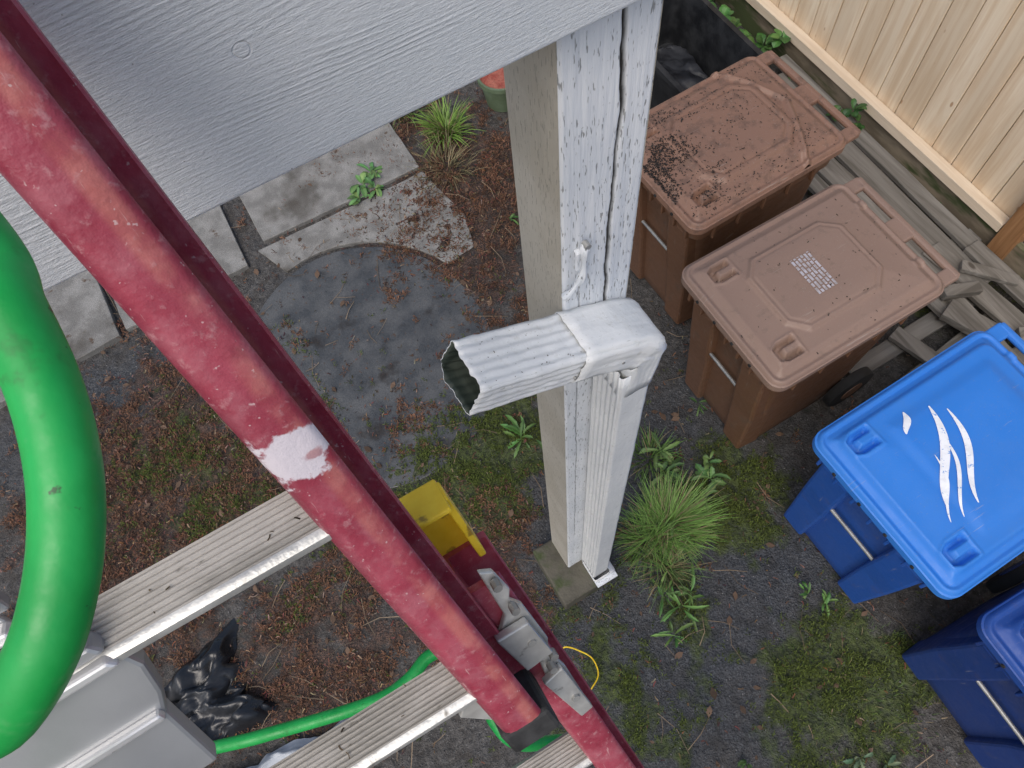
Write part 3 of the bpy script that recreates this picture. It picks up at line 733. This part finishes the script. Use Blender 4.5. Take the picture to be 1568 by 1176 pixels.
prof=[(.0,-.018),(.0012,-.011),(.004,-.005),(.009,-.001),(.016,.0005),(.036,.0008),(.045,-.0005),(.0500,-.003),(.0515,-.006),(.050,-.0085),(.046,-.0095),(.009,-.0095),(.0075,-.014),(.0075,-.064),(.054,-.065),(.058,-.063),(.060,-.065),(.060,-.073),(.057,-.075),(.008,-.075),(.003,-.073),(.0,-.068)]
def rail(name,w0,n0,l0,l1,mir=False):
    rings=[]; n=int((l1-l0)/.05)+2
    for i in range(n):
        l=l0+(l1-l0)*i/(n-1); rings.append([LP(w0+(-a if mir else a),l,n0+b) for a,b in prof])
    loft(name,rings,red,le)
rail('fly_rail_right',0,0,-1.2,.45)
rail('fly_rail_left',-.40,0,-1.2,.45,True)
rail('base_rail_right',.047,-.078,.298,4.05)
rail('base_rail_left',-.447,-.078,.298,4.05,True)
def rung(name,l,n0,w0,w1,sc=1.45):
    c0=LP(0,l,n0); up=Vector((0,-.12,.993)); fr=Vector((0,-.993,-.12))
    top=[]
    for k in range(25):
        t=k/24; q=-.018+.030*t; top.append((q,.012-(.0011 if k%3==1 else 0)))
    pr=top+[(.0145,.0125),(.018,.0115),(.020,.008),(.0195,.004),(.016,-.010),(.008,-.015),(-.010,-.015),(-.018,-.008)]
    pr=[(a*sc,b*sc) for a,b in pr]
    ra=[c0+Wv*w0+fr*a+up*b for a,b in pr]; rb=[c0+Wv*w1+fr*a+up*b for a,b in pr]
    o=loft(name,[ra,rb],alud,le); o.data.materials.append(alu); o.data.materials.append(alum)
    nn=len(pr)
    for p in o.data.polygons:
        if 24<=p.index<nn: p.material_index=1 if p.index<28 else 2
for i in (-3,0,1): rung('fly_rung',i*.305+.055,-.035,-.40,.006)
for i in range(1,13): rung('base_rung',i*.305+.165,-.118,-.445,.052)
V=[];F=[];C=[]
for l in (.055,.36):
    for _ in range(7):
        p=LP(U(-.17,-.01),l,-.035)+Vector((0,U(-.014,.022),.0185)); g=U(.02,.14)
        needle(p.x,p.y,V,F,C,z=p.z,L=U(.002,.008),c=(g,g*.7,g*.4),wd=U(.0003,.0009))
obj('rung_debris',V,F,amat,le,colors=C)
def lbox(name,w0,w1,l0,l1,n0,n1,mat,bev=.003,parent=None):
    v=[LP(*q) for q in [(w0,l0,n0),(w1,l0,n0),(w1,l1,n0),(w0,l1,n0),(w0,l0,n1),(w1,l0,n1),(w1,l1,n1),(w0,l1,n1)]]
    return obj(name,v,BF,mat,parent or le,bevel=bev)
lbox('end_cap',-.004,.060,.452,.500,-.078,-.002,blk,.006)
lbox('top_cap_side',.040,.046,.195,.305,-.155,-.068,yel,.002)
lbox('top_cap_crown',.040,.094,.190,.197,-.155,-.100,yel,.002)
lbox('top_cap_back',.040,.094,.192,.300,-.158,-.150,yel,.002)
lbox('top_cap_lip',.088,.097,.192,.300,-.150,-.118,yel,.002)
def lpoly(name,pts,n0,n1,mat,bev=.002,parent=None):
    r0=[LP(a,b,n0) for a,b in pts]; r1=[LP(a,b,n1) for a,b in pts]
    return loft(name,[r0,r1],mat,parent or le,smooth=False,bevel=bev)
lpoly('guide_bracket',[(.080,.265),(.094,.275),(.098,.315),(.091,.330),(.100,.35),(.102,.43),(.093,.455),(.100,.50),(.098,.60),(.078,.605),(.072,.50),(.078,.455),(.058,.43),(.058,.375),(.076,.35)],-.076,-.068,alu)
lpoly('guide_bracket_plate',[(.052,.365),(.094,.365),(.098,.440),(.060,.445)],-.066,-.054,alu)
lpoly('guide_bracket_lower',[(.066,.49),(.096,.48),(.100,.595),(.080,.60)],-.067,-.056,alu)
for (a,b) in ((.089,.285),(.090,.335),(.084,.40),(.086,.47),(.088,.55),(.096,.448)):
    cyl('bolt',LP(a,b,-.058),Nv,.0055,.012,steel,le,8)
lpoly('rung_lock_plate',[(-.02,.455),(.0,.505),(-.012,.54),(-.045,.49)],-.09,-.08,alu)
be=empty('ladder_standoff_bracket')
alup=gm('plain_aluminium',(.36,.37,.38),(.46,.47,.48),5,.34,150,.15,.001,metal=.5)
alub=gm('bright_aluminium',(.62,.62,.62),(.74,.74,.74),10,.28,150,.15,.001,metal=.5)
lpoly('upper_plate',[(-.45,-.16),(-.262,-.16),(-.240,-.10),(-.225,-.04),(-.222,.0),(-.45,.01)],-.030,-.024,alup,.002,be)
lpoly('upper_fold',[(-.45,-.02),(-.222,-.012),(-.218,.0),(-.45,-.004)],-.026,-.010,alub,.003,be)
lpoly('clamp_plate',[(-.45,.008),(-.205,.002),(-.188,.016),(-.188,.030),(-.45,.038)],-.010,.006,alub,.004,be)
lpoly('clamp_step',[(-.45,.040),(-.192,.034),(-.186,.048),(-.45,.058)],-.026,-.004,alup,.004,be)
lpoly('clamp_step_lower',[(-.45,.062),(-.190,.052),(-.184,.062),(-.45,.074)],-.022,.002,alub,.003,be)
lpoly('lower_plate',[(-.45,.078),(-.186,.066),(-.182,.088),(-.192,.125),(-.205,.15),(-.215,.24),(-.45,.26)],-.034,-.014,alup,.004,be)
lpoly('lower_fold',[(-.45,.150),(-.206,.140),(-.205,.150),(-.45,.162)],-.016,-.006,alub,.003,be)
cyl('washer',LP(-.218,-.045,-.008),Nv,.013,.003,alub,be,24)
cyl('bolt_head',LP(-.218,-.045,-.004),Nv,.0065,.007,steel,be,6)
lbox('bolt_boss',-.232,-.204,-.062,-.028,-.024,-.010,alup,.003,be)

# ------------------------------------------------------------------ hose
hm=MB('green_hose'); c=hm.mix(hm.ramp(hm.noise(14,4,.6),.3,.7),(.006,.30,.052),(.018,.42,.085)); c=hm.mix(hm.ramp(hm.noise(110,3,.6),.68,.74,0,.85),c,(.02,.05,.02)); c=hm.mix(hm.ramp(hm.noise(25,4,.7),.58,.74,0,.45),c,(.20,.42,.20))
n40h=hm.noise(40,4,.7)
c=hm.mix(hm.ramp(n40h,.58,.72,0,.5),c,(.03,.16,.04))
hmat=hm.out(c,hm.ramp(n40h,.35,.65,.32,.55),hm.bump(n40h,.25,.002),0,.45)
hp=[(-.115,.335,3.50),(-.100,.275,3.397)]
def ray(px,py,d):
    a=(px-784)/1170;b=(588-py)/1170
    return (d*(.8611*a+.4849*b+.1535),d*(-.5037*a+.7711*b+.3896),H+d*(-.0706*a+.4129*b-.9081))
hp=[(-.115,.335,3.50),ray(-60,340,.30),ray(14,475,.30),ray(67,590,.30),ray(96,700,.30),ray(103,800,.30),ray(93,900,.30),ray(64,1000,.30),ray(8,1095,.31),ray(-90,1190,.33),(-.36,.10,3.05),(-.62,.14,2.5),(-.85,.30,2.05),(-.74,.364,1.9),(-.56,.316,1.9),(-.40,.272,1.9),(-.300,.252,1.9),(-.235,.258,1.9),(-.185,.275,1.9),(-.13,.26,1.9),(-.12,.18,1.9),(-.125,.09,1.9),(-.10,.03,1.85),(.0,-.03,1.6),(.08,-.2,1.2),(.1,-.6,.6),(.1,-1.2,.03),(.8,-1.7,.03)]
tube('garden_hose',hp,.0137,hmat,None,24,12)
tube('yellow_cord',[(.12,.30,.02),(.16,.30,.03),(.20,.26,.03),(.235,.20,.02),(.22,.13,.02),(.15,.09,.03),(.10,.04,.02),(.05,-.1,.02)],.0032,yel,None,6)

crumple('black_plastic_sheet',-1.50,.88,.38,.20,.07,gm('black_film',(.010,.011,.013),(.022,.025,.030),5,.3,spec=.6),1,.2,.02,None,1.8)
crumple('grey_tarp',-1.22,.42,.44,.15,.06,gm('grey_cloth',(.34,.37,.40),(.50,.53,.56),8,.7,300,.3,.002),5,-.1,.05)
